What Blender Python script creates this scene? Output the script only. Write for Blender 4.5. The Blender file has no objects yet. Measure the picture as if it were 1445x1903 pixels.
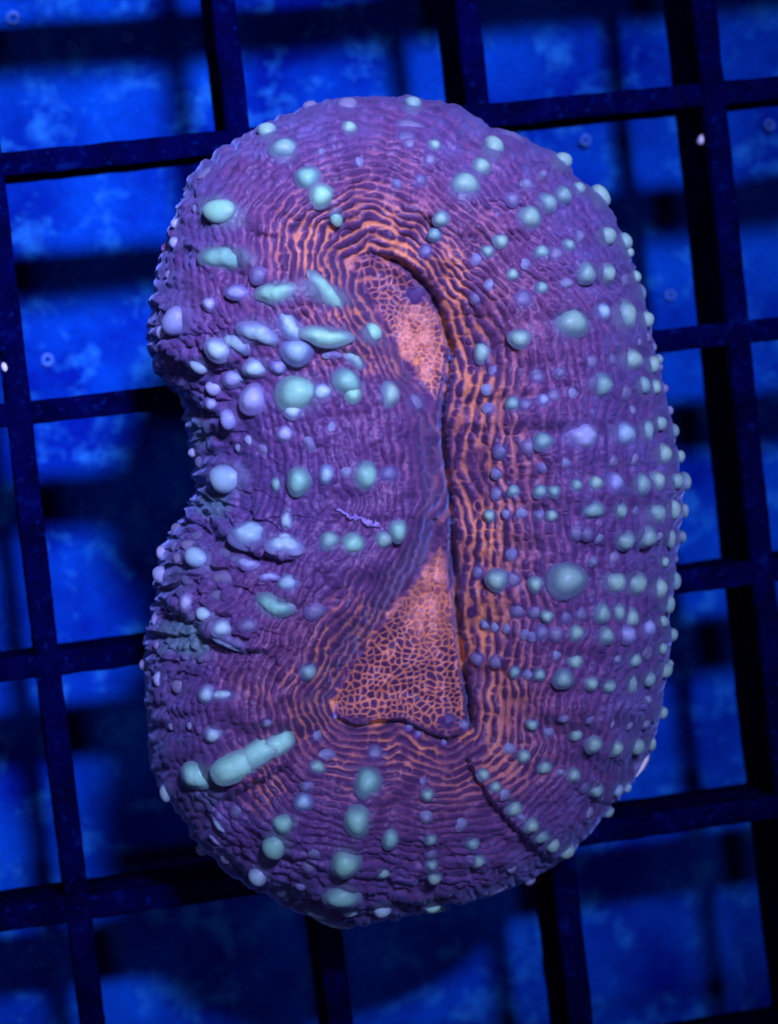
import bpy, math, random
import numpy as np
from mathutils import Vector, Matrix

# ------------------------------------------------------------------ camera, world, lamps, exposure
scene = bpy.context.scene
col = scene.collection
MM = 0.001
CELL = 0.015                                   # pitch of the egg-crate grid
FPX = 5000.0                                   # focal length in pixels of a 1445 x 1903 frame
PW, PH = 1445.0, 1903.0
CAM_ROT = (math.radians(-1.80432799), math.radians(-10.04080232), math.radians(-6.59557858))
CAM_LOC = np.array([-0.4270704, -0.99864861, 10.83464078]) * CELL

cam_data = bpy.data.cameras.new('camera')
cam = bpy.data.objects.new('camera', cam_data)
col.objects.link(cam)
cam.location = CAM_LOC
cam.rotation_mode = 'XYZ'
cam.rotation_euler = CAM_ROT
cam_data.sensor_fit = 'HORIZONTAL'
cam_data.sensor_width = 36.0
cam_data.lens = FPX / PW * 36.0
cam_data.clip_start = 0.01
cam_data.clip_end = 20.0
cam_data.dof.use_dof = True
cam_data.dof.focus_distance = 0.148
cam_data.dof.aperture_fstop = 75.0
scene.camera = cam

world = bpy.data.worlds.new('World')
scene.world = world
world.use_nodes = True
wb = world.node_tree.nodes['Background']
wb.inputs['Color'].default_value = (0.10, 0.12, 1.0, 1)
wb.inputs['Strength'].default_value = 0.02


def lamp(name, loc, target, power, color, radius, cone=None, blend=1.0):
    ld = bpy.data.lights.new(name, 'SPOT')
    ld.energy = power
    ld.color = color
    ld.shadow_soft_size = radius
    ld.spot_size = math.radians(cone)
    ld.spot_blend = blend
    lo = bpy.data.objects.new(name, ld)
    col.objects.link(lo)
    lo.location = loc
    d = Vector(target) - Vector(loc)
    lo.rotation_euler = d.to_track_quat('-Z', 'Y').to_euler()
    return lo


LAMP = (0.42, 0.42, 1.0)
lamp('aquarium_or_fill_lamp', (0.045, 0.175, 0.48), (0.012, -0.004, 0.0), 44.0, LAMP, 0.036, 10.2, 1.0)  # aquarium light, throws the grid and coral shadows
lamp('aquarium_or_fill_lamp', (-0.03, -0.01, 0.50), (0.026, -0.038, 0.012), 8.0, LAMP, 0.06, 7.5, 1.0)  # added fill spot, narrow cone to brighten the coral and spare the floor

vs = scene.view_settings
vs.view_transform = 'Standard'
vs.look = 'None'
vs.exposure = 0.0
vs.gamma = 1.0
vs.use_curve_mapping = False

# ------------------------------------------------------------------ helpers
rng = np.random.default_rng(7)
random.seed(7)


def euler(a, b, c):
    ca, sa, cb, sb, cc, sc = math.cos(a), math.sin(a), math.cos(b), math.sin(b), math.cos(c), math.sin(c)
    X = np.array([[1, 0, 0], [0, ca, -sa], [0, sa, ca]])
    Y = np.array([[cb, 0, sb], [0, 1, 0], [-sb, 0, cb]])
    Z = np.array([[cc, -sc, 0], [sc, cc, 0], [0, 0, 1]])
    return Z @ Y @ X


ROT = euler(*CAM_ROT)


def survey(u, v, z):
    """world point at height z (m) that was surveyed at photograph position u, v"""
    u = np.asarray(u, float); v = np.asarray(v, float); z = np.asarray(z, float)
    d = np.stack([(u - PW / 2) / FPX, -(v - PH / 2) / FPX, -np.ones_like(u)], -1) @ ROT.T
    t = (z - CAM_LOC[2]) / d[..., 2]
    return CAM_LOC + d * t[..., None]


def hash2(i, j, seed):
    n = (i.astype(np.int64) * 374761393 + j.astype(np.int64) * 668265263 + seed * 1274126177) & 0x7fffffff
    n = ((n ^ (n >> 13)) * 1274126177) & 0x7fffffff
    n = (n ^ (n >> 16)) & 0xffff
    return n / 65535.0


def noise(x, y, seed=0):
    """smooth value noise, -1..1"""
    i = np.floor(x); j = np.floor(y)
    fx = x - i; fy = y - j
    fx = fx * fx * fx * (fx * (fx * 6 - 15) + 10); fy = fy * fy * fy * (fy * (fy * 6 - 15) + 10)
    a = hash2(i, j, seed); b = hash2(i + 1, j, seed); c = hash2(i, j + 1, seed); d = hash2(i + 1, j + 1, seed)
    return ((a + (b - a) * fx) * (1 - fy) + (c + (d - c) * fx) * fy) * 2 - 1


def seg_dist(u, v, pts, closed=False):
    """distance to a polyline, with arc parameter 0..1 of the nearest point and the signed side"""
    pts = np.asarray(pts, float)
    if closed:
        pts = np.vstack([pts, pts[:1]])
    L = np.hypot(*(pts[1:] - pts[:-1]).T); cum = np.concatenate([[0], np.cumsum(L)])
    best = np.full(u.shape, 1e9); par = np.zeros(u.shape); side = np.zeros(u.shape)
    for k in range(len(pts) - 1):
        ax, ay = pts[k]; dx, dy = pts[k + 1] - pts[k]
        t = np.clip(((u - ax) * dx + (v - ay) * dy) / (L[k] ** 2), 0, 1)
        px = u - ax - t * dx; py = v - ay - t * dy
        d = np.hypot(px, py)
        m = d < best
        best = np.where(m, d, best)
        par = np.where(m, (cum[k] + t * L[k]) / cum[-1], par)
        side = np.where(m, np.sign(dx * py - dy * px), side)   # + is to the right of travel (image y runs down)
    return best, par, side


def inside(u, v, pts):
    pts = np.asarray(pts, float); r = np.zeros(u.shape, bool)
    n = len(pts)
    for k in range(n):
        x0, y0 = pts[k]; x1, y1 = pts[(k + 1) % n]
        if y0 == y1:
            continue
        c = ((y0 > v) != (y1 > v)) & (u < (x1 - x0) * (v - y0) / (y1 - y0) + x0)
        r ^= c
    return r


def smooth(x, a, b):
    t = np.clip((x - a) / (b - a), 0, 1)
    return t * t * (3 - 2 * t)


def mesh_from(name, verts, faces, smooth_shade=True):
    me = bpy.data.meshes.new(name)
    verts = np.asarray(verts, np.float32); faces = np.asarray(faces, np.int32)
    me.vertices.add(len(verts)); me.vertices.foreach_set('co', verts.ravel())
    n = faces.shape[1]
    me.loops.add(faces.size); me.loops.foreach_set('vertex_index', faces.ravel())
    me.polygons.add(len(faces))
    me.polygons.foreach_set('loop_start', np.arange(0, faces.size, n, dtype=np.int32))
    if smooth_shade:
        me.polygons.foreach_set('use_smooth', np.ones(len(faces), bool))
    me.update(calc_edges=True)
    me.validate()
    return me


def obj(name, me, mat=None, parent=None, label=None, cat=None, group=None, kind=None):
    o = bpy.data.objects.new(name, me)
    col.objects.link(o)
    if mat is not None and me is not None and len(me.materials) == 0:
        me.materials.append(mat)
    if parent is not None:
        o.parent = parent
    for k, val in (('label', label), ('category', cat), ('group', group), ('kind', kind)):
        if val:
            o[k] = val
    return o


# ------------------------------------------------------------------ materials
class Nodes:
    def __init__(self, name):
        self.mat = bpy.data.materials.new(name)
        self.mat.use_nodes = True
        self.nt = self.mat.node_tree
        self.b = self.nt.nodes['Principled BSDF']

    def new(self, t, **kw):
        n = self.nt.nodes.new(t)
        for k, v in kw.items():
            setattr(n, k, v)
        return n

    def link(self, a, b):
        self.nt.links.new(a, b)

    def noise(self, vec, scale, detail=4.0, rough=0.6):
        n = self.new('ShaderNodeTexNoise')
        n.inputs['Scale'].default_value = scale
        n.inputs['Detail'].default_value = detail
        n.inputs['Roughness'].default_value = rough
        self.link(vec, n.inputs['Vector'])
        return n.outputs['Fac']

    def ramp(self, fac, stops, interp='LINEAR'):
        r = self.new('ShaderNodeValToRGB')
        r.color_ramp.interpolation = interp
        e = r.color_ramp.elements
        while len(e) < len(stops):
            e.new(0.5)
        for el, (p, c) in zip(e, stops):
            el.position = p
            el.color = (*c, 1) if len(c) == 3 else c
        self.link(fac, r.inputs['Fac'])
        return r.outputs['Color']

    def mix(self, fac, a, b, blend='MIX'):
        m = self.new('ShaderNodeMix', data_type='RGBA', blend_type=blend)
        for s, v in ((m.inputs[0], fac), (m.inputs[6], a), (m.inputs[7], b)):
            if isinstance(v, (int, float)):
                s.default_value = v
            elif isinstance(v, tuple):
                s.default_value = (*v, 1)
            else:
                self.link(v, s)
        return m.outputs[2]

    def bump(self, height, strength, dist):
        bn = self.new('ShaderNodeBump')
        bn.inputs['Strength'].default_value = strength
        bn.inputs['Distance'].default_value = dist
        self.link(height, bn.inputs['Height'])
        self.link(bn.outputs['Normal'], self.b.inputs['Normal'])

    def coords(self, which='Object'):
        return self.new('ShaderNodeTexCoord').outputs[which]


def mat_floor():
    m = Nodes('tank_floor_blue')
    c = m.coords()
    big = m.noise(c, 130, 3, 0.55)
    patch = m.noise(c, 420, 4, 0.62)
    fine = m.noise(c, 2600, 3, 0.7)
    colr = m.ramp(big, [(0.34, (0.0004, 0.014, 0.25)), (0.66, (0.001, 0.085, 0.50))])
    pale = m.ramp(patch, [(0.52, (0, 0, 0)), (0.72, (0.75, 0.75, 0.75))])
    colr = m.mix(pale, colr, (0.022, 0.25, 0.66))
    grain = m.ramp(fine, [(0.3, (0.62, 0.62, 0.62)), (0.7, (1.0, 1.0, 1.0))])
    colr = m.mix(0.8, colr, grain, 'MULTIPLY')
    m.link(colr, m.b.inputs['Base Color'])
    m.b.inputs['Roughness'].default_value = 0.7
    m.b.inputs['Specular IOR Level'].default_value = 0.01
    m.bump(fine, 0.4, 0.0004)
    return m.mat


def mat_bar():
    m = Nodes('black_blue_plastic')
    c = m.coords()
    n1 = m.noise(c, 330, 4, 0.65)
    n2 = m.noise(c, 1500, 3, 0.7)
    colr = m.ramp(n1, [(0.38, (0.0004, 0.0005, 0.016)), (0.60, (0.0006, 0.001, 0.036)), (0.74, (0.001, 0.010, 0.09))])
    film = m.ramp(n2, [(0.58, (0, 0, 0)), (0.66, (0.5, 0.5, 0.5))])
    colr = m.mix(film, colr, (0.001, 0.012, 0.11))
    m.link(colr, m.b.inputs['Base Color'])
    m.b.inputs['Roughness'].default_value = 0.6
    m.b.inputs['Specular IOR Level'].default_value = 0.0
    m.bump(n2, 0.5, 0.0003)
    return m.mat


def mat_flesh():
    m = Nodes('coral_flesh')
    c = m.coords()

    def attr(n):
        a = m.new('ShaderNodeAttribute')
        a.attribute_name = n
        return a.outputs['Fac']
    fine = m.noise(c, 5200, 3, 0.6)
    broad = m.noise(c, 160, 3, 0.55)
    purple = m.mix(broad, (0.095, 0.054, 0.19), (0.145, 0.078, 0.25))
    dark = m.mix(broad, (0.050, 0.029, 0.108), (0.084, 0.046, 0.155))
    dark = m.mix(attr('wash'), dark, (0.088, 0.033, 0.095))
    purple = m.mix(attr('wash'), purple, (0.17, 0.066, 0.155))
    cell = m.mix(attr('core'), purple, dark)
    pink = (0.42, 0.165, 0.29)
    orange = (0.88, 0.33, 0.13)
    seam = m.mix(attr('warm'), pink, orange)
    colr = m.mix(attr('seam'), cell, seam)
    colr = m.mix(attr('hot'), colr, (0.90, 0.40, 0.26))
    colr = m.mix(attr('pale'), colr, (0.22, 0.25, 0.55))
    colr = m.mix(attr('green'), colr, (0.10, 0.36, 0.28))
    tc = m.new('ShaderNodeAttribute')
    tc.attribute_name = 'tint_colour'
    colr = m.mix(attr('tint'), colr, tc.outputs['Color'])
    grain = m.ramp(fine, [(0.3, (0.72, 0.72, 0.72)), (0.7, (1.1, 1.1, 1.1))])
    colr = m.mix(0.8, colr, grain, 'MULTIPLY')
    m.link(colr, m.b.inputs['Base Color'])
    m.b.inputs['Roughness'].default_value = 0.42
    m.b.inputs['Specular IOR Level'].default_value = 0.2
    m.b.inputs['Sheen Weight'].default_value = 0.35
    m.b.inputs['Sheen Roughness'].default_value = 0.35
    m.b.inputs['Sheen Tint'].default_value = (0.35, 0.5, 1.0, 1)
    m.b.inputs['Subsurface Weight'].default_value = 0.45
    m.b.inputs['Subsurface Radius'].default_value = (0.9, 0.5, 0.6)
    m.b.inputs['Subsurface Scale'].default_value = 0.0005
    m.bump(fine, 0.3, 0.00008)
    return m.mat


def mat_vesicle(name, top, mid, low, lo=0.35, hi=0.8):
    low = tuple(0.45 * x + 0.55 * y for x, y in zip(mid, low))
    FOOT[name] = low
    m = Nodes(name)
    g = m.coords('Generated')
    sep = m.new('ShaderNodeSeparateXYZ')
    m.link(g, sep.inputs[0])
    c = m.coords()
    mott = m.noise(c, 3.5, 3, 0.6)
    info = m.new('ShaderNodeObjectInfo')
    add = m.new('ShaderNodeMath', operation='MULTIPLY_ADD')
    m.link(mott, add.inputs[0]); add.inputs[1].default_value = 0.35
    m.link(sep.outputs['Z'], add.inputs[2])
    sub = m.new('ShaderNodeMath', operation='SUBTRACT')
    m.link(add.outputs[0], sub.inputs[0]); sub.inputs[1].default_value = 0.17
    colr = m.ramp(sub.outputs[0], [(0.24, low), (0.50, mid), (0.95, top)])
    var = m.ramp(info.outputs['Random'], [(0.0, (0.74, 0.78, 0.88)), (1.0, (1.06, 1.04, 0.98))])
    colr = m.mix(1.0, colr, var, 'MULTIPLY')
    m.link(colr, m.b.inputs['Base Color'])
    m.b.inputs['Roughness'].default_value = 0.33
    m.b.inputs['Sheen Weight'].default_value = 0.4
    m.b.inputs['Sheen Roughness'].default_value = 0.35
    m.b.inputs['Sheen Tint'].default_value = (0.45, 0.65, 1.0, 1)
    m.bump(m.noise(c, 9.0, 4, 0.65), 0.35, 0.00006)
    m.b.inputs['Specular IOR Level'].default_value = 0.3
    m.b.inputs['Subsurface Weight'].default_value = 0.3
    m.b.inputs['Subsurface Radius'].default_value = (0.7, 0.8, 0.8)
    m.b.inputs['Subsurface Scale'].default_value = 0.0005
    return m.mat


def mat_plain(name, c1, c2, scale, rough=0.6, spec=0.3):
    m = Nodes(name)
    n = m.noise(m.coords(), scale, 3, 0.6)
    m.link(m.ramp(n, [(0.35, c1), (0.65, c2)]), m.b.inputs['Base Color'])
    m.b.inputs['Roughness'].default_value = rough
    m.b.inputs['Specular IOR Level'].default_value = spec
    return m.mat


FOOT = {}
FLOOR = mat_floor(); BAR = mat_bar(); FLESH = mat_flesh()
VES = {
    'g': mat_vesicle('vesicle_green', (0.32, 0.72, 0.44), (0.21, 0.42, 0.33), (0.12, 0.065, 0.20)),
    'b': mat_vesicle('vesicle_pale_blue', (0.42, 0.66, 0.60), (0.24, 0.33, 0.46), (0.12, 0.065, 0.20)),
    'l': mat_vesicle('vesicle_lavender', (0.40, 0.46, 0.62), (0.25, 0.24, 0.44), (0.12, 0.065, 0.20)),
    'n': mat_vesicle('vesicle_grey_green', (0.30, 0.54, 0.38), (0.18, 0.31, 0.31), (0.12, 0.065, 0.20)),
    'd': mat_vesicle('vesicle_dim', (0.20, 0.20, 0.30), (0.16, 0.13, 0.26), (0.12, 0.065, 0.20)),
    'm': mat_vesicle('vesicle_mint', (0.46, 0.98, 0.60), (0.34, 0.80, 0.50), (0.12, 0.065, 0.20)),
    'p': mat_vesicle('vesicle_dark_purple', (0.09, 0.045, 0.16), (0.07, 0.035, 0.13), (0.06, 0.03, 0.11)),
    'v': mat_vesicle('vesicle_violet', (0.46, 0.30, 0.85), (0.34, 0.20, 0.70), (0.2, 0.1, 0.4)),
}
BONE = mat_plain('bare_skeleton', (0.70, 0.72, 0.62), (0.86, 0.86, 0.80), 900)
SHELL = mat_plain('pale_shell', (0.62, 0.66, 0.70), (0.85, 0.85, 0.85), 1500)
CRUST = mat_plain('pale_crust', (0.03, 0.15, 0.52), (0.09, 0.26, 0.66), 900)
FILM = mat_plain('bar_growth', (0.004, 0.016, 0.11), (0.012, 0.05, 0.22), 900)
SLIME = mat_plain('mucus_shred', (0.20, 0.13, 0.36), (0.36, 0.28, 0.58), 1200)
STALK = mat_plain('stalk_crust', (0.04, 0.03, 0.07), (0.09, 0.06, 0.13), 500)

# ------------------------------------------------------------------ the setting: tank floor below the grid
FLOOR_Z = -0.020
n = 90
gx, gy = np.meshgrid(np.linspace(-0.14, 0.20, n), np.linspace(-0.20, 0.14, n), indexing='ij')
gz = FLOOR_Z + 0.0005 * noise(gx * 120, gy * 120, 3) + 0.0003 * noise(gx * 420, gy * 420, 4)
ii = (np.arange(n - 1)[:, None] * n + np.arange(n - 1)[None, :]).ravel()
quads = np.stack([ii, ii + n, ii + n + 1, ii + 1], -1)
fl = obj('floor', mesh_from('floor', np.stack([gx, gy, gz], -1).reshape(-1, 3), quads), FLOOR, kind='structure')
fl['label'] = 'bright blue mottled tank floor below the black grid'

# ------------------------------------------------------------------ egg-crate grid
BAR_W, BAR_D = 1.45 * MM, 7.0 * MM
crate = obj('egg_crate_grid', None, label='black plastic egg crate grid of square cells carrying the coral', cat='grid')


def bar(name, along, k, lo, hi, top, seed):
    """one rib: a tall tapering strip with worn, slightly lumpy edges"""
    L = hi - lo
    nl = int(L / (0.45 * MM))
    s = np.linspace(lo, hi, nl)
    prof = [(-0.5, -0.10), (-0.42, 0.0), (-0.15, 0.0), (0.15, 0.0), (0.42, 0.0), (0.5, -0.10)]
    prof += [(0.47, -f) for f in (1.2, 2.4, 3.6, 4.8)] + [(0.40, -BAR_D / MM), (-0.40, -BAR_D / MM)] + [(-0.47, -f) for f in (4.8, 3.6, 2.4, 1.2)]
    m = len(prof)
    V = np.zeros((nl, m, 3))
    for q, (a, b) in enumerate(prof):
        wob = noise(s / MM * 0.55, np.full_like(s, q * 0.9 + 3), seed) * 0.035 + noise(s / MM * 1.6, np.full_like(s, q * 1.3), seed + 5) * 0.03
        off = a * BAR_W + wob * MM * (1 if a > 0 else -1)
        z = top + b * MM + (noise(s / MM * 0.8, np.full_like(s, q * 0.6 + 9), seed + 9) * 0.05 * MM if b > -3 else 0)
        bow = noise(s / MM * 0.03, np.full_like(s, 0.0), seed + 2) * 0.10 * MM
        if along == 'y':
            V[:, q] = np.stack([k * CELL + off + bow, s, z + 0 * s], -1)
        else:
            V[:, q] = np.stack([s, k * CELL + off + bow, z + 0 * s], -1)
    i = np.arange(nl - 1)[:, None] * m
    j = np.arange(m)[None, :]
    f = np.stack([i + j, i + (j + 1) % m, i + m + (j + 1) % m, i + m + j], -1).reshape(-1, 4)
    if along == 'x':
        f = f[:, ::-1]
    return obj(name, mesh_from(name, V.reshape(-1, 3), f), BAR, crate)


for k in range(-1, 6):
    bar('lengthwise_rib', 'y', k, -5.6 * CELL, 2.6 * CELL, 0.0, 20 + k * 3)
for k in range(-5, 3):
    bar('cross_rib', 'x', k, -1.6 * CELL, 5.6 * CELL, -0.05 * MM, 120 + k * 3)

# ------------------------------------------------------------------ coral: surveyed lines
OUT = [(640, 182), (700, 178), (765, 182), (850, 195), (900, 230), (960, 250), (1035, 290), (1088, 345), (1130, 385), (1162, 450), (1185, 520),
       (1203, 590), (1222, 680), (1240, 760), (1254, 830), (1266, 895), (1266, 950), (1260, 1000), (1250, 1080), (1244, 1150), (1244, 1200),
       (1234, 1265), (1226, 1330), (1210, 1385), (1188, 1430), (1150, 1480), (1110, 1530), (1058, 1586), (990, 1632), (930, 1660), (850, 1682),
       (780, 1698), (720, 1708), (640, 1722), (580, 1702), (520, 1676), (450, 1638), (400, 1598), (370, 1568), (330, 1510), (302, 1470),
       (284, 1410), (275, 1330), (272, 1240), (278, 1180), (292, 1110), (302, 1050), (312, 1005), (342, 962), (366, 915), (360, 850), (350, 800),
       (340, 750), (312, 700), (284, 668), (277, 600), (283, 550), (302, 470), (325, 400), (347, 340), (382, 300), (432, 262), (500, 226), (570, 197)]
UPPER = [(640, 482), (688, 466), (742, 488), (790, 530), (818, 582), (836, 640), (832, 700), (812, 765), (776, 712), (738, 648), (696, 578), (655, 510)]
LOWER = [(822, 985), (838, 1070), (848, 1150), (860, 1220), (868, 1290), (872, 1350), (832, 1374), (742, 1338), (690, 1346), (624, 1334), (612, 1300),
         (652, 1230), (706, 1156), (762, 1078), (804, 1020)]
SLIT = [(690, 466), (745, 488), (792, 530), (820, 582), (838, 645), (828, 710), (820, 770), (826, 850), (836, 930), (838, 1000), (846, 1100), (856, 1210), (868, 1290), (872, 1345)]
CX, CY = 790.0, 935.0

# square grid -> disc -> coral outline
NU, NV = 700, 920
a = np.linspace(-1, 1, NU)[:, None] * np.ones((1, NV)); b = np.ones((NU, 1)) * np.linspace(-1, 1, NV)[None, :]
dx = a * np.sqrt(1 - b * b / 2); dy = b * np.sqrt(1 - a * a / 2)
rr = np.clip(np.hypot(dx, dy), 0, 1); th = np.arctan2(dy, dx)
rr2 = 1 - (1 - rr) ** 1.25
o = np.array(OUT, float)
# smooth closed outline (Catmull-Rom), then radius as a function of angle
dense = []
for k in range(len(o)):
    p0, p1, p2, p3 = o[k - 1], o[k], o[(k + 1) % len(o)], o[(k + 2) % len(o)]
    for t in np.linspace(0, 1, 12, endpoint=False):
        dense.append(0.5 * ((2 * p1) + (-p0 + p2) * t + (2 * p0 - 5 * p1 + 4 * p2 - p3) * t * t + (-p0 + 3 * p1 - 3 * p2 + p3) * t ** 3))
dense = np.array(dense)
ang = np.arctan2((dense[:, 1] - CY), (dense[:, 0] - CX)); rad = np.hypot(dense[:, 0] - CX, dense[:, 1] - CY)
sidx = np.argsort(ang); ang = ang[sidx]; rad = rad[sidx]
R = np.interp(th, ang, rad, period=2 * math.pi)
ell = 1 / np.sqrt((np.cos(th) / 455) ** 2 + (np.sin(th) / 760) ** 2)
w = rr2 ** 2
Rm = rr2 * (ell * (1 - w) + R * w)
U = CX + Rm * np.cos(th); Vv = CY + Rm * np.sin(th)

# ------------------------------------------------------------------ coral: bulk form (heights in mm above the grid)
EQ = 10.5
dist_out, par_out, _ = seg_dist(U, Vv, dense[::3], True)
dist_out = np.where(rr > 0.9999, 0, dist_out)
q = np.clip(dist_out / 300.0, 0, 1)
dome = np.sqrt(np.clip(1 - (1 - q) ** 2, 0, 1))
Hh = EQ + 10.5 * dome ** 1.05

in_up = inside(U, Vv, UPPER); in_lo = inside(U, Vv, LOWER)
d_up, _, _ = seg_dist(U, Vv, UPPER, True); d_lo, _, _ = seg_dist(U, Vv, LOWER, True)
d_sl, p_sl, s_sl = seg_dist(U, Vv, SLIT)
mouth = in_up | in_lo
d_m = np.where(mouth, 0, np.minimum(np.minimum(d_up, d_lo), d_sl))
d_in = np.where(in_up, d_up, np.where(in_lo, d_lo, 0))
right = smooth(U - np.interp(Vv, [p[1] for p in SLIT], [p[0] for p in SLIT]), -60, 60)
sig = 34 + 100 * right + 50 * smooth(Vv, 1290, 1400) + 60 * smooth(-Vv, -520, -420)
Hh -= 4.6 * np.exp(-(d_m / sig) ** 1.25)
Hh -= np.where(in_up, 0.8, 1.5) * smooth(d_in, 0, 60)
Hh += 1.0 * smooth(d_in, 25, 70) * in_up                   # swelling of the upper mouth floor
Hh += 1.3 * smooth(d_in, 25, 90) * in_lo
Hh -= (0.7 + 0.7 * smooth(p_sl, 0.15, 0.35)) * np.exp(-(d_sl / 6.0) ** 2) * smooth(p_sl, 0.0, 0.06)
# the right-hand lip of the upper mouth and the bottom lip of the lower mouth stand proud

def fold(pts, step, w_hi, w_lo, taper=0.25, sharp=3.0):
    """an overlapping fold: high on the right-hand side of travel, dropping on the other"""
    global Hh
    d, p, s = seg_dist(U, Vv, pts)
    x = d * s
    e = smooth(p, 0.0, taper) * smooth(1 - p, 0.0, taper)
    hi = np.exp(-np.abs(x) / w_hi); lo_ = np.exp(-np.abs(x) / w_lo)
    k = smooth(x, -sharp, sharp)
    Hh = Hh + step * e * (0.55 * hi * k - 0.45 * lo_ * (1 - k))


fold([(645, 484), (690, 466), (745, 488), (792, 530), (820, 582), (838, 645)][::-1], 0.5, 50, 12)
fold([(615, 1325), (660, 1348), (700, 1340), (745, 1336), (790, 1358), (835, 1374), (872, 1350)][::-1], 1.1, 45, 20, 0.12)
fold([(858, 1390), (878, 1432), (906, 1478), (938, 1518), (972, 1552), (1040, 1618)][::-1], 1.3, 70, 26, 0.15, 5)
fold([(350, 905), (385, 955), (425, 1000), (480, 1030), (560, 1045)][::-1], 1.5, 60, 34, 0.25, 5)
fold([(280, 1085), (330, 1130), (385, 1178), (450, 1208), (520, 1212)][::-1], 1.3, 60, 30, 0.25, 5)
fold([(268, 640), (300, 690), (345, 735), (400, 770)][::-1], 1.6, 50, 26, 0.15)
fold([(560, 636), (620, 646), (700, 672), (770, 720)][::-1], 0.6, 40, 18, 0.3, 9)
fold([(440, 432), (520, 440), (590, 500), (660, 580), (720, 660)][::-1], 0.6, 40, 20, 0.3, 10)
fold([(560, 1405), (480, 1455), (380, 1500)], 1.1, 50, 24, 0.2, 8)
fold([(380, 1560), (500, 1640), (640, 1690), (800, 1672), (940, 1640)][::-1], 0.8, 26, 14, 0.1, 5)
fold([(420, 1500), (520, 1580), (620, 1625), (760, 1640), (900, 1612)][::-1], 0.6, 30, 14, 0.15)
# rows of scales between the left folds
Hh += 0.35 * noise(U / 70, Vv / 55, 11) + 0.22 * noise(U / 33, Vv / 30, 12)
# faint ribs that radiate from the mouths (the septa under the flesh)
tq = np.where(U > 850, Vv / 62.0, th * 11.0)
Hh += 0.16 * np.sin(tq * 2 * math.pi / 1.0 * 0.9 + 1.3 * noise(U / 120, Vv / 120, 21)) * smooth(d_m, 60, 200) * smooth(dist_out, 0, 40) * np.where(U > 850, 1, 0.8 * smooth(np.hypot(U - CX, Vv - CY), 380, 560))

P = survey(U, Vv, Hh * MM)


def normals(P):
    du = np.gradient(P, axis=0); dv = np.gradient(P, axis=1)
    N = np.cross(dv, du)
    N /= np.linalg.norm(N, axis=-1, keepdims=True) + 1e-30
    return N


Nrm = normals(P)
if Nrm[NU // 2, NV // 2, 2] < 0:
    Nrm = -Nrm

# ------------------------------------------------------------------ coral: rows of beads in the flesh
wx = U + 9 * noise(U / 60, Vv / 60, 31) + 4 * noise(U / 22, Vv / 22, 32)
wy = Vv + 9 * noise(U / 60, Vv / 60, 33) + 4 * noise(U / 22, Vv / 22, 34)
ks = 42.0
d_mid, _, _ = seg_dist(U, Vv, SLIT[5:10])
soft = -ks * np.log(np.exp(-np.where(in_up, 0, d_up) / ks) + np.exp(-np.where(in_lo, 0, d_lo) / ks) + np.exp(-d_mid / ks) + 1e-30)
s = soft + 14 * noise(U / 95, Vv / 95, 35) + 5.0 * noise(U / 30, Vv / 30, 36)
lam = 14.5 + 5.0 * right * smooth(Vv, 420, 700) * smooth(-Vv, -1350, -1150)
row = s / lam
k = np.floor(row); f = row - k
gw = noise(U / 18 + hash2(k, k * 0 + 3, 41) * 91, Vv / 18 + hash2(k, k * 0 + 7, 42) * 57, 43)
linedist = np.minimum(f, 1 - f) * lam                       # px to the row seam
crossd = np.abs(gw) * 18 / 1.6                              # about px to the cross seam
cl = np.clip(linedist / (lam * 0.5), 0, 1); cc_ = np.clip(crossd / 7.0, 0, 1)
cv = 1 - np.hypot(1 - cl, 0.85 * (1 - cc_))                # rounded cell, 1 at its heart
bead = smooth(cv, -0.05, 0.75)
seam_rows = np.clip((1 - smooth(cv, 0.0, 0.26)) * (1 - 0.55 * smooth(cl, 0.35, 0.9)), 0, 1)
# seams are not equally strong everywhere
patchy = smooth(noise(U / 26, Vv / 34, 51) + 0.55 * noise(U / 110, Vv / 110, 52) + 0.25, -0.45, 0.55)
seam_rows *= 0.2 + 0.8 * patchy
zone = right * (1 - smooth(d_m, 120, 300)) * smooth(noise(U / 40, Vv / 60, 53), -0.35, 0.35)
seam_rows = np.clip(seam_rows + zone * (1 - smooth(cv, 0.15, 0.55)) * (1 - 0.6 * smooth(cl, 0.5, 1.0)) * 0.8, 0, 1)

# net of small cells on the mouth floors (Voronoi)
g = 12.5
ix = np.floor(wx / g); iy = np.floor(wy / g)
F1 = np.full(U.shape, 1e9); F2 = np.full(U.shape, 1e9)
for ox in (-1, 0, 1):
    for oy in (-1, 0, 1):
        sx = (ix + ox + 0.5 + 0.42 * (hash2(ix + ox, iy + oy, 61) * 2 - 1)) * g
        sy = (iy + oy + 0.5 + 0.42 * (hash2(ix + ox, iy + oy, 62) * 2 - 1)) * g
        d = np.hypot(wx - sx, wy - sy)
        F2 = np.where(d < F1, F1, np.minimum(F2, d)); F1 = np.minimum(F1, d)
edge = F2 - F1
net_bead = smooth(edge, 0.5, 6.0)
net_seam = 1 - smooth(edge, 0.5, 3.8)
wm = smooth(d_in, 2, 16) * mouth
bead = bead * (1 - wm) + net_bead * wm
seam = seam_rows * (1 - wm) + net_seam * wm

outer = smooth(d_m, 60, 420)
left_lobe = (1 - right) * smooth(Vv, 640, 760) * smooth(-Vv, -1180, -1040)
amp = (0.14 * (1 - wm) * (1 - 0.35 * left_lobe) + 0.07 * wm) * (0.8 + 0.35 * noise(U / 45, Vv / 45, 71)) * (0.55 + 0.45 * smooth(dist_out, 0, 25))
leftness = smooth(-U, -620, -380)
detail = amp * (bead - 0.55)
detail += (0.08 + 0.07 * leftness) * noise(wx / 19, wy / 19, 81) * smooth(d_m, 20, 90)
detail += 0.05 * noise(U / 8, Vv / 8, 82)
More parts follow.
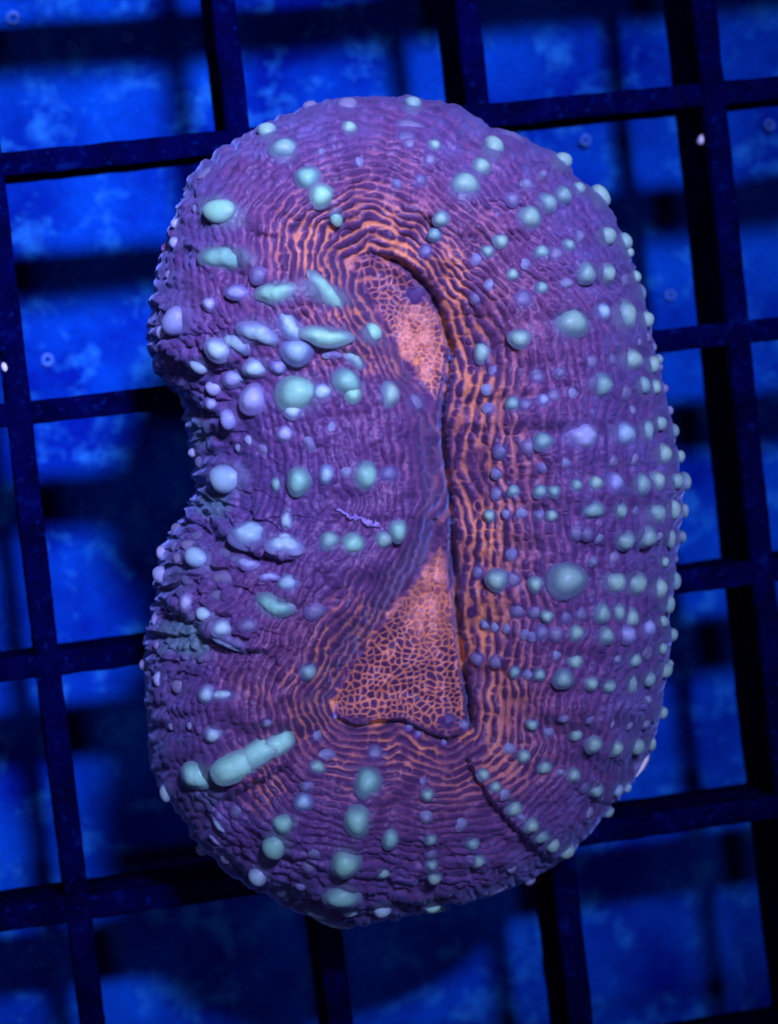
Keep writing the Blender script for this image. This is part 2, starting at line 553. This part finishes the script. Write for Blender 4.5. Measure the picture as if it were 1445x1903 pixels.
# coarser scales toward the rim
g2 = 30.0
ix = np.floor(wx / g2); iy = np.floor(wy / g2)
F1 = np.full(U.shape, 1e9); tilt = np.zeros(U.shape)
for ox in (-1, 0, 1):
    for oy in (-1, 0, 1):
        sx = (ix + ox + 0.5 + 0.4 * (hash2(ix + ox, iy + oy, 63) * 2 - 1)) * g2
        sy = (iy + oy + 0.5 + 0.4 * (hash2(ix + ox, iy + oy, 64) * 2 - 1)) * g2
        d = np.hypot(wx - sx, (wy - sy) * 1.25)
        tilt = np.where(d < F1, ((wy - sy) * 0.9 - (wx - sx) * 0.35) / g2, tilt)
        F1 = np.minimum(F1, d)
scale_bump = np.exp(-(F1 / 11.0) ** 2)
rim = smooth(-dist_out, -150, -10)
shingle = smooth(-U, -640, -400) * smooth(Vv, 860, 960) * smooth(-Vv, -1290, -1180)
shingle = np.maximum(shingle, 0.5 * smooth(Vv, 1480, 1640) * smooth(-U, -1000, -800))
shingle = np.maximum(shingle, 0.45 * smooth(-U, -520, -380) * smooth(Vv, 520, 620) * smooth(-Vv, -900, -780))
detail += 0.42 * shingle * tilt
detail += scale_bump * (0.12 * rim + 0.14 * leftness * smooth(np.abs(Vv - 980), 420, 120))

warm = np.clip(1.0 - smooth(d_m + 40 * noise(U / 90, Vv / 90, 91), 30, 210), 0, 1)
warm *= 1 - 0.7 * left_lobe
warm = np.maximum(warm, wm)
# warm streak that runs from the lower mouth to the lower left
d_st, _, _ = seg_dist(U, Vv, [(640, 1320), (560, 1390), (500, 1440)])
warm = np.maximum(warm, 1 - smooth(d_st, 20, 110))
d_hot1 = np.hypot((U - 772) / 45, (Vv - 660) / 95); d_hot2 = np.hypot((U - 800) / 50, (Vv - 1095) / 105)
hot = np.clip((1 - smooth(d_hot1, 0.4, 1.3)) + (1 - smooth(d_hot2, 0.3, 1.4)), 0, 1) * wm
wash = np.clip(1.0 - smooth(d_m + 60 * noise(U / 90, Vv / 90, 92), 60, 400), 0, 1) * (1 - 0.45 * left_lobe)
dim_up = 1 - 0.45 * in_up * smooth(-Vv, -640, -560)
seam = np.clip(seam * dim_up * (0.42 + 0.50 * warm) * (1 - 0.45 * outer) * (1 - 0.35 * left_lobe * (1 - wm)) + 0.25 * hot, 0, 1)
core = np.clip(bead * (0.55 + 0.45 * warm), 0, 1) * (1 - hot * 0.7)
pale = np.clip(scale_bump * rim * 0.30 + 0.24 * rim * smooth(noise(U / 40, Vv / 40, 95), -0.3, 0.6) + 0.30 * bead * right * smooth(d_m, 110, 300) * smooth(noise(wx / 24, wy / 24, 98), -0.1, 0.6), 0, 0.55) * 0.7  # blue grazing light on the rim put into the colour, plus pale beads
green = np.zeros_like(U)
for gx0, gy0, ru, rv, am in ((372, 800, 30, 45, .7), (395, 930, 40, 45, .75), (345, 1185, 60, 55, .8), (440, 1000, 40, 25, .3), (520, 1660, 60, 25, .35), (380, 1470, 40, 40, .35), (330, 1080, 40, 40, .3)):
    green = np.maximum(green, am * (1 - smooth(np.hypot((U - gx0) / ru, (Vv - gy0) / rv) + 0.3 * noise(U / 25, Vv / 25, 96), 0.35, 1.15)))

# ------------------------------------------------------------------ coral: list of surveyed vesicles
def block(sc, ox, oy, txt):
    out = []
    for item in txt.split(';'):
        t = item.strip().split()
        if not t:
            continue
        c = 'n'
        if t[-1].isalpha():
            c = t.pop()
        t = [float(x) for x in t]
        x, y, r1 = t[:3]
        r2 = t[3] if len(t) > 3 else r1
        an = t[4] if len(t) > 4 else 0.0
        out.append((ox + x * sc, oy + y * sc, r1 * sc, r2 * sc, an, c))
    return out


BUMPS = []
BUMPS += block(.3737, 240, 160, '''900 100 33 d;1085 95 46 d;1410 100 38;1095 210 32;690 235 44;770 325 60 50 5;955 322 16;1385 190 45 25 0 d;1380 245 35 20 0 d;895 460 48 g;
955 545 48 g;1030 655 28 44 -20 g;1330 490 20;1140 375 20 d;1390 290 25 d;460 630 100 64 18 g;485 850 118 50 5 g;735 1030 86 50 -10 g;970 1030 108 46 20 g;985 1250 105 45 0 g;
1200 1235 44 g;235 680 25 l;235 785 28 l;545 1025 45 30 10 l;405 1085 28 l;250 1160 84 66 -35 l;175 1230 34 l;650 1220 90 50 18 b;800 1205 80 46 42 b;540 1270 70 38 10 b;450 1310 60 48 20 b;
355 1390 54 36 10 b;635 1395 50 40 b;830 1320 64 58 0 b;740 1390 34 l;1010 1330 35 15 0 b;1120 1360 50 28 30;530 1440 50 24 0 b;330 610 20 d;195 940 20 d;385 430 46 30 -30 d;640 940 34 d''')
BUMPS += block(.3875, 740, 160, '''70 95 32;65 185 50 25 0 d;35 240 35 20 0 d;170 285 25;450 300 48 54;545 240 58 34 10 d;395 390 38;315 485 62 56;105 455 24 d;210 635 30;180 715 28;130 795 26 d;
485 745 30;425 795 24;375 830 22 d;150 355 24 d;625 635 46;705 565 40;780 525 36;610 472 22;690 425 20;780 365 45 40;860 495 30;960 530 60 42 50;545 545 28 d;815 765 26;865 725 22;690 800 30;755 800 28 d;
990 720 42;1075 750 38;1100 800 25;612 855 20 d;545 900 24;685 965 26;800 945 25 18;895 895 38 42;990 895 38;1075 930 30 d;1130 915 28;1165 990 28 40;600 1020 34 d;825 1140 72 60;970 1080 34 b;1075 1100 52 62;
1180 1120 38;580 1210 42 36;405 1275 32 42;1110 1315 55 42;1020 1315 25 d;925 1320 28 d;1210 1335 35 40;1250 1310 24;1270 1345 18;765 1380 18;665 1385 22 d;965 1430 45;1165 1425 25;1220 1435 28;455 1365 18 d;
1220 1250 18 d;1150 1230 18 d;1195 1205 22 d;435 950 20 d;370 1020 25 d''')
BUMPS += block(.3875, 740, 680, '''1085 125 30 d;1165 95 32 38;1220 105 30;1275 110 22;690 165 24 l;550 185 28;745 140 26 d;830 130 22 d;665 55 25 d;610 185 25 d;1300 215 22;1120 215 18 d;420 110 20 d;435 205 22 d;
690 365 40 36;620 390 28 d;490 410 28 d;870 335 72 56 0 l;1070 325 55 48 0 b;1185 310 30 44;1245 275 34;1320 310 30 40;1260 425 40;1340 435 30;1030 455 24 d;1130 445 20 d;800 465 18 d;690 490 18 d;470 515 22 d;
470 615 25 d;555 605 25;685 605 28;748 603 25;850 578 25;945 565 30;1030 565 36 42 0 l;1155 570 38 44;1235 555 33 38;1320 555 36;1380 555 36 42;440 720 24;515 715 22 d;595 705 20 d;675 720 22;735 715 24;930 690 45 32;
1055 695 32;1130 695 24 d;1225 710 48 44;1310 690 34 44;1370 695 26 36;850 805 28 d;905 810 26 d;960 820 22 d;1080 835 42 38;1185 820 42;1245 815 22 d;1295 830 28 44;1355 820 30;925 940 20;1030 920 26 d;1265 940 24;
1325 930 15;545 905 22 d;470 1030 42;550 1025 28 d;385 985 24 d;660 1045 28 32;800 1035 80 70;1025 1040 52 46;1125 1045 54 48;1240 1070 38 42;1315 1030 32 42;575 1175 28 d;655 1180 26 d;715 1195 26;800 1205 26 d;
875 1195 26 d;970 1190 34 40;1050 1180 28 34;1110 1205 34 38;1285 1145 32 42;1260 1230 34 26;845 1285 32;985 1300 34;1090 1290 42 36 0 l;1185 1260 36 l;1300 1290 30;415 1240 20;470 1250 18 d;520 1265 18 d;
690 1280 30 d;755 1290 28 d;1125 1405 30;1175 1375 26 d;1255 1355 28;845 1415 28;470 1420 24 d;385 1400 24 d;1045 1405 18;755 1390 18 d;1285 1430 24;605 1290 18 d;640 1300 18 d''')
BUMPS += block(.3737, 240, 680, '''430 110 42 36 0 l;525 60 45 36 0 l;412 185 28 l;625 175 56 64 0 l;840 140 92 78 0 g;820 228 38 32 0 b;965 130 40 34 0 b;1075 85 62 52 40 g;1110 145 36 g;1290 140 42 54;1420 180 38 d;785 335 35 l;
505 265 46 52 0 l;600 370 20 28 -30 l;670 415 22 d;895 390 20 30 -20;1005 295 18 28 0 d;550 405 20 d;500 560 95 72 -10 b;735 590 22 30;845 575 48 58 0 g;980 540 30 38 0 b;1165 545 54 60 0 g;1290 540 34 d;785 765 22 34 0 b;
790 720 12 b;600 850 80 60 -10 b;775 895 74 46 0 b;775 872 30 b;995 875 40;1110 885 50 45 0 g;1260 862 36;1330 820 34 46 0 g;350 965 70 50 22 b;590 990 50 30 10 l;700 1045 38 18 0 l;795 1085 44 36 0 b;730 1200 80 48 8 g;
920 1225 40 32 0 d;460 1310 42 36 0 b;380 1240 42 32 15 b;590 1290 38 28 0 d;490 1375 80 22 8 b;440 1140 45 28 10 d;460 1055 50 28 0 d;290 1065 40 26 10 d;180 1040 48 44 0 l;180 930 36 l;235 810 30 d;140 1270 22 38 0 l;
145 1390 20 l;330 430 34 24 -20 l;355 480 30 d;290 1180 30 36 0 l;405 760 18 b;1080 530 20 d;480 930 46 26 25 d;540 965 40 22 25 d;300 900 42 28 25 d;340 850 34 22 20 d;250 960 34 26 20 d;230 900 26 d''')
BUMPS += block(.3737, 240, 1200, '''60 95 28 l;150 165 25 36 0 l;245 200 35 d;388 245 33 36 0 b;465 250 50 25 -4 b;880 130 34;420 435 35 b;210 405 18 d;305 400 18 d;685 380 20 l;930 450 24 d;985 540 30 20 0;1220 540 32 d;345 645 66 52 -4 m;
525 602 92 54 -27 m;640 540 80 48 -29 m;740 487 64 42 -24 m;930 610 34 26 10;885 700 24;870 780 35 b;535 825 30 d;450 900 40 18 55 b;430 960 36 18 50 l;775 885 50 45 0 g;730 990 62 68 0 g;1185 685 55 64 0 g;1135 875 54 66 0 g;
1300 960 33 43 0 g;1080 1075 62 66 0 g;1260 1130 28 24;655 1135 50 54 0 b;855 1195 26 22 0 l;1060 1245 74 54 0 g;1100 1320 40 24 0 b;1255 1310 44 38 0 b;190 730 32 48 0 b;930 1330 55 24 14 b;925 1035 24 d;890 1100 28 d;
355 1020 30 38 0 l;1000 1380 70 20 8 b;1025 1418 46 14 5 b;480 1060 30 d;1390 405 18 v;1435 440 15 v;1020 350 12 v''')
BUMPS += block(.3875, 740, 1200, '''470 75 24 d;380 60 24 d;845 75 30;1045 65 18;1125 65 32;1185 35 32 d;565 125 24;620 140 20 d;675 145 24;790 160 38;920 185 28;1005 190 32 26;1115 185 28 42;1190 160 34;1265 115 44 34;640 380 24;715 415 20;
790 350 18;845 428 28;930 475 34;1035 490 32;1130 485 38;1205 470 24 32;915 355 18 d;1020 385 15 d;1100 385 18;1180 370 22;1255 320 30;1190 265 20;600 530 26;535 490 20 d;700 575 30;835 620 28;775 610 14 l;890 675 24 d;
945 685 30;1040 690 30 b;1085 670 26 b;405 620 26;465 680 24;510 715 22 d;552 775 34;585 820 26 16 20 l;635 862 30;675 915 36 30 20;728 955 34;800 985 40 34;140 712 24;135 820 22;150 928 24;155 1000 24 d;155 1050 24;170 1105 32;
165 1250 34 24 0 g;300 858 24 d;352 945 28;380 1030 26;635 1140 26 20 0 g;545 1070 22 d;1000 800 30 26 0;910 805 24 d;195 1300 55 13 -28 g;115 655 14 d;470 1175 40 14 -10 b;95 425 14 v;215 470 13 v;315 380 18 v''')

tint = np.zeros_like(U); tcol = np.zeros(U.shape + (3,)) + np.array([0.12, 0.065, 0.20])
BUMPS += [(770, 546, 13, 13, 0, 'p'), (832, 1343, 13, 12, 0, 'p')]
# flesh swells to a collar below each vesicle
for (u0, v0, r1, r2, an, c) in BUMPS:
    rm = max(r1, r2) * 2.6
    i0 = (np.abs(U - u0) < rm) & (np.abs(Vv - v0) < rm)
    if not i0.any():
        continue
    ca, sa = math.cos(math.radians(an)), math.sin(math.radians(an))
    du, dv = U[i0] - u0, Vv[i0] - v0
    e = np.hypot((du * ca + dv * sa) / r1, (-du * sa + dv * ca) / r2)
    flat = np.exp(-(e / 1.2) ** 4)
    detail[i0] *= 1 - 0.8 * flat
    tw = np.exp(-(e / 1.36) ** 5)
    tcol[i0] = tcol[i0] * (1 - tw[:, None]) + np.array(FOOT[VES[c].name]) * tw[:, None]
    tint[i0] = np.maximum(tint[i0], 0.9 * tw)
    detail[i0] += 0.34 * min(r1, r2) * 0.030 * (0.4 if c in 'dp' else 1) * np.exp(-(e / 1.2) ** 2)
    seam[i0] *= 1 - 0.8 * np.exp(-(e / 1.15) ** 4)

PD = P + Nrm * (detail * MM)[..., None]

# ------------------------------------------------------------------ coral: one continuous skin, closed below
idx = np.arange(NU * NV).reshape(NU, NV)
faces = np.stack([idx[:-1, :-1], idx[1:, :-1], idx[1:, 1:], idx[:-1, 1:]], -1).reshape(-1, 4)
loop = np.concatenate([idx[:-1, 0], idx[-1, :-1], idx[:0:-1, -1], idx[0, :0:-1]])
verts = [PD.reshape(-1, 3)]
edge_p = PD.reshape(-1, 3)[loop]
cen = survey(np.array([780.0]), np.array([960.0]), np.array([EQ * MM]))[0]
prev = loop
base_n = NU * NV
vesc = 0
under_faces = []
for q_ in range(1, 15):
    t = q_ / 14
    # from the equator the skin rolls under and in to a narrow stalk that stands on the grid
    inn = 0.03 * math.sin(t * 1.57) + 0.50 * max(0, (t - 0.25) / 0.75) ** 1.3
    z = EQ * (1 - t) ** 1.05 + 0.02
    p = edge_p.copy()
    p[:, :2] = edge_p[:, :2] * (1 - inn) + cen[:2] * inn
    tt = np.arange(len(loop))
    p[:, 2] = (edge_p[:, 2] - EQ * MM) * (1 - t) ** 2 + z * MM + 0.12 * MM * noise(tt / 9.0, np.full(len(loop), q_ * 0.9), 5) * (1 if q_ < 14 else 0)
    p[:, :2] += (edge_p[:, :2] - cen[:2]) * (0.018 * noise(tt / 12.0, np.full(len(loop), q_ * 0.8), 6))[:, None] * min(1, 3 * t)
    cur = base_n + np.arange(len(loop))
    base_n += len(loop)
    verts.append(p)
    under_faces.append(np.stack([prev, np.roll(prev, -1), np.roll(cur, -1), cur], -1))
    prev = cur
allv = np.concatenate(verts)
allf = np.concatenate([faces] + [uf[:, ::-1] for uf in under_faces])
# make the top face outwards
fa = faces[len(faces) // 2 + NV // 2]
nn = np.cross(allv[fa[1]] - allv[fa[0]], allv[fa[2]] - allv[fa[0]])
if nn[2] < 0:
    allf = allf[:, ::-1]
coral = obj('coral', None, label='purple and orange folded brain coral studded with pale green bumps', cat='coral')
coral.location = (cen[0], cen[1], 0)
allv = allv - np.array([cen[0], cen[1], 0])
body = mesh_from('flesh', allv, allf)
extra = len(allv) - NU * NV


def put(name, arr, fill):
    at = body.attributes.new(name, 'FLOAT', 'POINT')
    at.data.foreach_set('value', np.concatenate([arr.ravel(), np.full(extra, fill)]).astype(np.float32))


put('seam', np.clip(seam, 0, 1), 0.05); put('core', np.clip(core, 0, 1), 0.6); put('warm', warm, 0.0)
put('pale', pale, 0.1); put('green', green * 0.6, 0.1); put('tint', tint, 0); put('hot', hot * (0.36 + 0.5 * noise(wx / 12, wy / 26, 97)).clip(0, 1), 0); put('wash', wash, 0)
tca = body.attributes.new('tint_colour', 'FLOAT_COLOR', 'POINT')
tca.data.foreach_set('color', np.concatenate([np.concatenate([tcol.reshape(-1, 3), np.ones((NU * NV, 1))], -1), np.full((extra, 4), 0.1)]).astype(np.float32).ravel())
obj('flesh', body, FLESH, coral)


# ------------------------------------------------------------------ coral: the vesicles themselves
PROFILE = [(0.0, 1.0), (0.26, 0.965), (0.48, 0.87), (0.66, 0.73), (0.80, 0.56), (0.91, 0.38), (1.00, 0.21), (1.09, 0.07), (1.19, -0.05), (1.32, -0.16), (1.36, -0.40)]


KNOB = [(0.0, 1.0), (0.34, 0.94), (0.62, 0.78), (0.83, 0.55), (0.96, 0.25), (1.0, -0.05), (0.97, -0.35), (0.90, -0.62)]


def vesicle_mesh(name, seed, lobes, nu=24, PROFILE=PROFILE):
    """a blister of skin: a swollen cap whose foot flares out into the flesh"""
    r = np.random.default_rng(seed)
    ph = r.uniform(0, 6.28, 8)
    ang_ = np.arange(nu) / nu * 2 * math.pi
    cx_, sy_ = np.cos(ang_), np.sin(ang_)
    plan = 1 + 0.05 * np.sin(2 * ang_ + ph[0]) + 0.05 * np.sin(3 * ang_ + ph[1])
    if lobes == 2:              # two or three swellings run together, seen from above
        plan = np.zeros(nu)
        cents = [(-0.44, r.uniform(-.22, .22), 0.60), (0.08, r.uniform(-.2, .2), 0.66), (0.50, r.uniform(-.3, .3), 0.50)]
        for (a0, b0, r0) in cents:
            dc = cx_ * a0 + sy_ * b0 / 0.62
            qq = dc * dc - a0 * a0 - (b0 / 0.62) ** 2 + r0 * r0
            plan = plan + np.where(qq > 0, np.maximum(dc + np.sqrt(np.maximum(qq, 0)), 0.0), 0.0) ** 6
        plan = plan ** (1 / 6)
    if lobes == 4:
        plan = 1 / (np.abs(cx_) ** 2.7 + np.abs(sy_) ** 2.7) ** (1 / 2.7)
    xy = np.stack([cx_ * plan, sy_ * plan], -1)
    xy /= np.abs(xy).max(axis=0)
    V = [(0, 0, 1.0)]
    for (pr, pz) in PROFILE[1:]:
        for j in range(nu):
            x, y = xy[j] * pr
            z = pz
            if pz > 0:
                z += 0.05 * math.sin(3.1 * x + ph[2]) * math.cos(2.7 * y + ph[3]) * (1 - pr * 0.5)
                if lobes == 2:
                    z -= 0.20 * math.exp(-((x + 0.20) / 0.13) ** 2) * pz + 0.12 * math.exp(-((x - 0.36) / 0.12) ** 2) * pz
                if lobes == 3:
                    z += 0.10 * math.sin(5 * x + ph[4]) * math.sin(4.5 * y + ph[5])
                    x *= 1 + 0.05 * math.sin(5 * ang_[j] + ph[6]); y *= 1 + 0.05 * math.sin(4 * ang_[j] + ph[7])
                if lobes == 4:
                    z -= 0.10 * math.exp(-((x - 0.1) / 0.10) ** 2)
            V.append((x, y, z))
    F = [(0, 1 + j, 1 + (j + 1) % nu, 1 + (j + 1) % nu) for j in range(nu)]
    Q = []
    for i in range(len(PROFILE) - 2):
        for j in range(nu):
            a0 = 1 + i * nu + j; a1 = 1 + i * nu + (j + 1) % nu
            Q.append((a0, a0 + nu, a1 + nu, a1))
    me = bpy.data.meshes.new(name)
    me.from_pydata(V, [], [f_[:3] for f_ in F] + Q)
    me.polygons.foreach_set('use_smooth', np.ones(len(me.polygons), bool))
    me.update()
    return me


BASE = {}
for key in VES:
    BASE[key] = {'round': [], 'long': [], 'knob': []}
    for sd in range(3):
        BASE[key]['round'].append(vesicle_mesh('vesicle', 10 + sd, 1))
    for sd in range(4):
        BASE[key]['long'].append(vesicle_mesh('vesicle', 30 + sd, 2))
        BASE[key]['knob'].append(vesicle_mesh('vesicle', 50 + sd, 3))
    BASE[key]['rim'] = [vesicle_mesh('vesicle', 80 + sd, 1, 20, KNOB) for sd in range(3)]
    BASE[key]['loaf'] = [vesicle_mesh('vesicle', 70, 4)]
    for L_ in BASE[key].values():
        for me in L_:
            me.materials.append(VES[key])

Uf = U.ravel()[::3]; Vf = Vv.ravel()[::3]
PDf = (P + Nrm * (detail * 1.0 * MM)[..., None]).reshape(-1, 3)[::3]; Nf = Nrm.reshape(-1, 3)[::3]
right_w = ROT @ np.array([1.0, 0, 0])
order = sorted(BUMPS, key=lambda t: -t[2] * t[3])
rest_v, rest_f, rest_n = [], [], 0
for n_, (u0, v0, r1, r2, an, c) in enumerate(order):
    j = int(np.argmin((Uf - u0) ** 2 + (Vf - v0) ** 2))
    off = math.hypot(Uf[j] - u0, Vf[j] - v0)
    p = PDf[j].copy(); nrm = Nf[j].copy()
    if off > 3:                                  # a rim vesicle that hangs just past the edge
        kf = min(1.0, 0.45 * min(r1, r2) / off)
        p = survey(np.array(Uf[j] + (u0 - Uf[j]) * kf), np.array(Vf[j] + (v0 - Vf[j]) * kf), np.array(p[2]))
    dep = np.linalg.norm(p - CAM_LOC)
    px = dep / FPX
    up_w = 0.15 if max(r1, r2) / min(r1, r2) > 1.5 else 0.42
    zax = Vector(nrm * (1 - up_w) + np.array([0, 0, up_w])).normalized() if off <= 3 else Vector(nrm).normalized()
    a_ = math.radians(-an)
    xa = Vector(ROT @ np.array([math.cos(a_), math.sin(a_), 0]))
    xa = (xa - zax * xa.dot(zax)).normalized()
    ya = zax.cross(xa)
    hgt = min(r1, r2) * (0.88 if max(r1, r2) / min(r1, r2) < 1.5 else 0.70)
    if c in 'dp':
        hgt *= 0.55 if c == 'd' else 0.14
    M = Matrix(((xa.x, ya.x, zax.x), (xa.y, ya.y, zax.y), (xa.z, ya.z, zax.z))).to_4x4()
    sink = 0.04
    loc = Vector(p) - zax * (hgt * px * sink) - Vector((cen[0], cen[1], 0))
    M = Matrix.Translation(loc) @ M @ Matrix.Diagonal((r1 * px * (1.10 if max(r1, r2) < 18 else 1.04), r2 * px * (1.10 if max(r1, r2) < 18 else 1.04), hgt * px, 1))
    asp = max(r1, r2) / min(r1, r2)
    fam = 'long' if asp > 1.5 else ('knob' if max(r1, r2) > 24 and c in 'bl' else 'round')
    if nrm[2] < 0.62 and asp < 1.7:
        fam = 'rim'
    if 1350 < v0 < 1460 and u0 < 545 and c == 'm':
        fam = 'loaf'
    pool = BASE[c][fam]
    me = pool[n_ % len(pool)]
    if n_ < 300:
        ob = obj('vesicle', me, None, coral)
        ob.matrix_local = M
    else:
        for vtx in me.vertices:
            rest_v.append(M @ vtx.co)
        for pl in me.polygons:
            rest_f.append([x + rest_n for x in pl.vertices])
        rest_n += len(me.vertices)
if rest_v:
    me = bpy.data.meshes.new('small_vesicle_field')
    me.from_pydata([tuple(x) for x in rest_v], [], rest_f)
    me.polygons.foreach_set('use_smooth', np.ones(len(me.polygons), bool))
    obj('small_vesicle_field', me, mat_plain('small_vesicle_skin', (0.15, 0.14, 0.27), (0.24, 0.28, 0.37), 900), coral, kind='stuff')
print('vesicles', len(order))

# bare white skeleton showing at the torn rim
tp = [(1206, 1396), (1200, 1412), (1192, 1428), (1181, 1444)]
V = []; F = []
for i, (x, y) in enumerate(tp):
    wd = [2, 5.5, 5, 1.5][i]
    for jx in range(8):
        an = jx / 8 * 6.283
        pt = survey(np.array(x + wd * math.cos(an)), np.array(y + 0.45 * wd * math.cos(an)), np.array((EQ - 0.3 + 0.5 * math.sin(an)) * MM))
        V.append(pt - np.array([cen[0], cen[1], 0]))
for i in range(len(tp) - 1):
    for jx in range(8):
        F.append((i * 8 + jx, i * 8 + (jx + 1) % 8, (i + 1) * 8 + (jx + 1) % 8, (i + 1) * 8 + jx))
sk = obj('skeleton_edge', mesh_from('skeleton_edge', V, F), BONE, coral)
sk['label'] = 'bare white skeleton showing at the torn lower rim'

# a shred of mucus lying on the flesh beside a green vesicle
def on_coral(u0, v0):
    j = int(np.argmin((Uf - u0) ** 2 + (Vf - v0) ** 2))
    return PDf[j], Nf[j]


line = [(622, 944, 3), (634, 952, 6), (646, 958, 4), (656, 964, 12), (668, 962, 9), (680, 970, 11), (692, 972, 6), (704, 978, 4), (718, 984, 2)]
fine_line = []
for i in range(len(line) - 1):
    for t in (0, 0.25, 0.5, 0.75):
        a0, b0 = line[i], line[i + 1]
        fine_line.append((a0[0] + (b0[0] - a0[0]) * t, a0[1] + (b0[1] - a0[1]) * t + random.uniform(-3, 3), max(0.6, (a0[2] + (b0[2] - a0[2]) * t) * random.uniform(0.15, 1.25))))
line = fine_line
V = []; F = []
org = on_coral(660, 962)[0]
for i, (x, y, wd) in enumerate(line):
    wd *= 0.9
    for q_, (sx, up) in enumerate(((-1, 0.0), (-0.4, 0.08), (0.4, 0.09), (1, 0.0), (0.4, -0.10), (-0.4, -0.10))):
        jit = random.uniform(-1.5, 1.5)
        pt, nn_ = on_coral(x + jit, y + sx * wd + jit)
        V.append(pt + nn_ * (up + 0.06) * MM - org)
for i in range(len(line) - 1):
    for q_ in range(6):
        F.append((i * 6 + q_, i * 6 + (q_ + 1) % 6, (i + 1) * 6 + (q_ + 1) % 6, (i + 1) * 6 + q_))
mu = obj('mucus_shred', mesh_from('mucus_shred', V, F), SLIME, label='ragged shred of pale lilac mucus lying on the coral flesh', cat='mucus')
mu.location = org


# small tube-worm rings and flecks on the tank floor, chips on the ribs
def ring_mesh(R_, r_, turns=1.0):
    V = []; F = []
    n1 = 18
    for i in range(n1 + 1):
        t = i / n1
        an = t * 6.283 * turns
        rad_ = R_ * (1 - 0.25 * t)
        tr = r_ * (0.55 + 0.6 * (1 - t))
        for j in range(7):
            b_ = j / 7 * 6.283
            V.append(((rad_ + tr * math.cos(b_)) * math.cos(an), (rad_ + tr * math.cos(b_)) * math.sin(an), r_ + tr * math.sin(b_)))
    for i in range(n1):
        for j in range(7):
            F.append((i * 7 + j, (i + 1) * 7 + j, (i + 1) * 7 + (j + 1) % 7, i * 7 + (j + 1) % 7))
    return mesh_from('worm_tube', V, F)


RING = ring_mesh(0.36 * MM, 0.13 * MM, 1.15)
first = True
for (x, y, k_) in ((24, 34, 1.1), (236, 70, 0.8), (135, 88, 0.8), (1087, 260, 0.9), (1428, 232, 0.9), (88, 668, 1.0), (1245, 548, 0.9)):
    p = survey(np.array(float(x)), np.array(float(y)), np.array(FLOOR_Z + 0.0002))
    if first:
        RING.materials.append(CRUST); first = False
    ob = obj('worm_tube', RING, None, label='tiny pale coiled worm tube stuck to the blue tank floor', cat='worm tube', group='worm tubes on the tank floor')
    ob.location = p; ob.scale = (k_, k_, k_); ob.rotation_euler = (0, 0, random.uniform(0, 6.28))


def chip(name, pos, size, mat, label, cat, stretch=(1, 1, 0.7), group=None, seed=1, parent=None):
    r_ = np.random.default_rng(seed)
    V = []; F = []
    nu, nv = 10, 7
    for i in range(nv + 1):
        la = math.pi * i / nv
        for j in range(nu):
            lo_ = 6.283 * j / nu
            k_ = 1 + 0.18 * math.sin(2 * lo_ + r_.uniform(-.4, .4)) + 0.12 * math.sin(3 * la + seed) + (r_.uniform(-0.09, 0.09) if 0 < i < nv else 0)
            V.append((math.sin(la) * math.cos(lo_) * k_ * size * stretch[0], math.sin(la) * math.sin(lo_) * k_ * size * stretch[1], math.cos(la) * k_ * size * stretch[2]))
    for i in range(nv):
        for j in range(nu):
            F.append((i * nu + j, (i + 1) * nu + j, (i + 1) * nu + (j + 1) % nu, i * nu + (j + 1) % nu))
    ob = obj(name, mesh_from(name, V, F), mat, parent, label, cat, group)
    ob.location = pos
    ob.rotation_euler = (0, 0, r_.uniform(0, 6.28))
    return ob


p = survey(np.array(1306.0), np.array(258.0), np.array(-0.0012))
chip('shell_grain', p + np.array([0.0, 0, 0]), 0.36 * MM, SHELL, 'bright white shell grain stuck to a rib of the black grid', 'shell grain', (0.8, 1.15, 1.0), seed=3)
p = survey(np.array(8.0), np.array(682.0), np.array(0.0001))
chip('sand_grain', p, 0.2 * MM, SHELL, 'small white sand grain on a rib crossing of the black grid', 'sand grain', (1.3, 0.8, 0.6), seed=4)
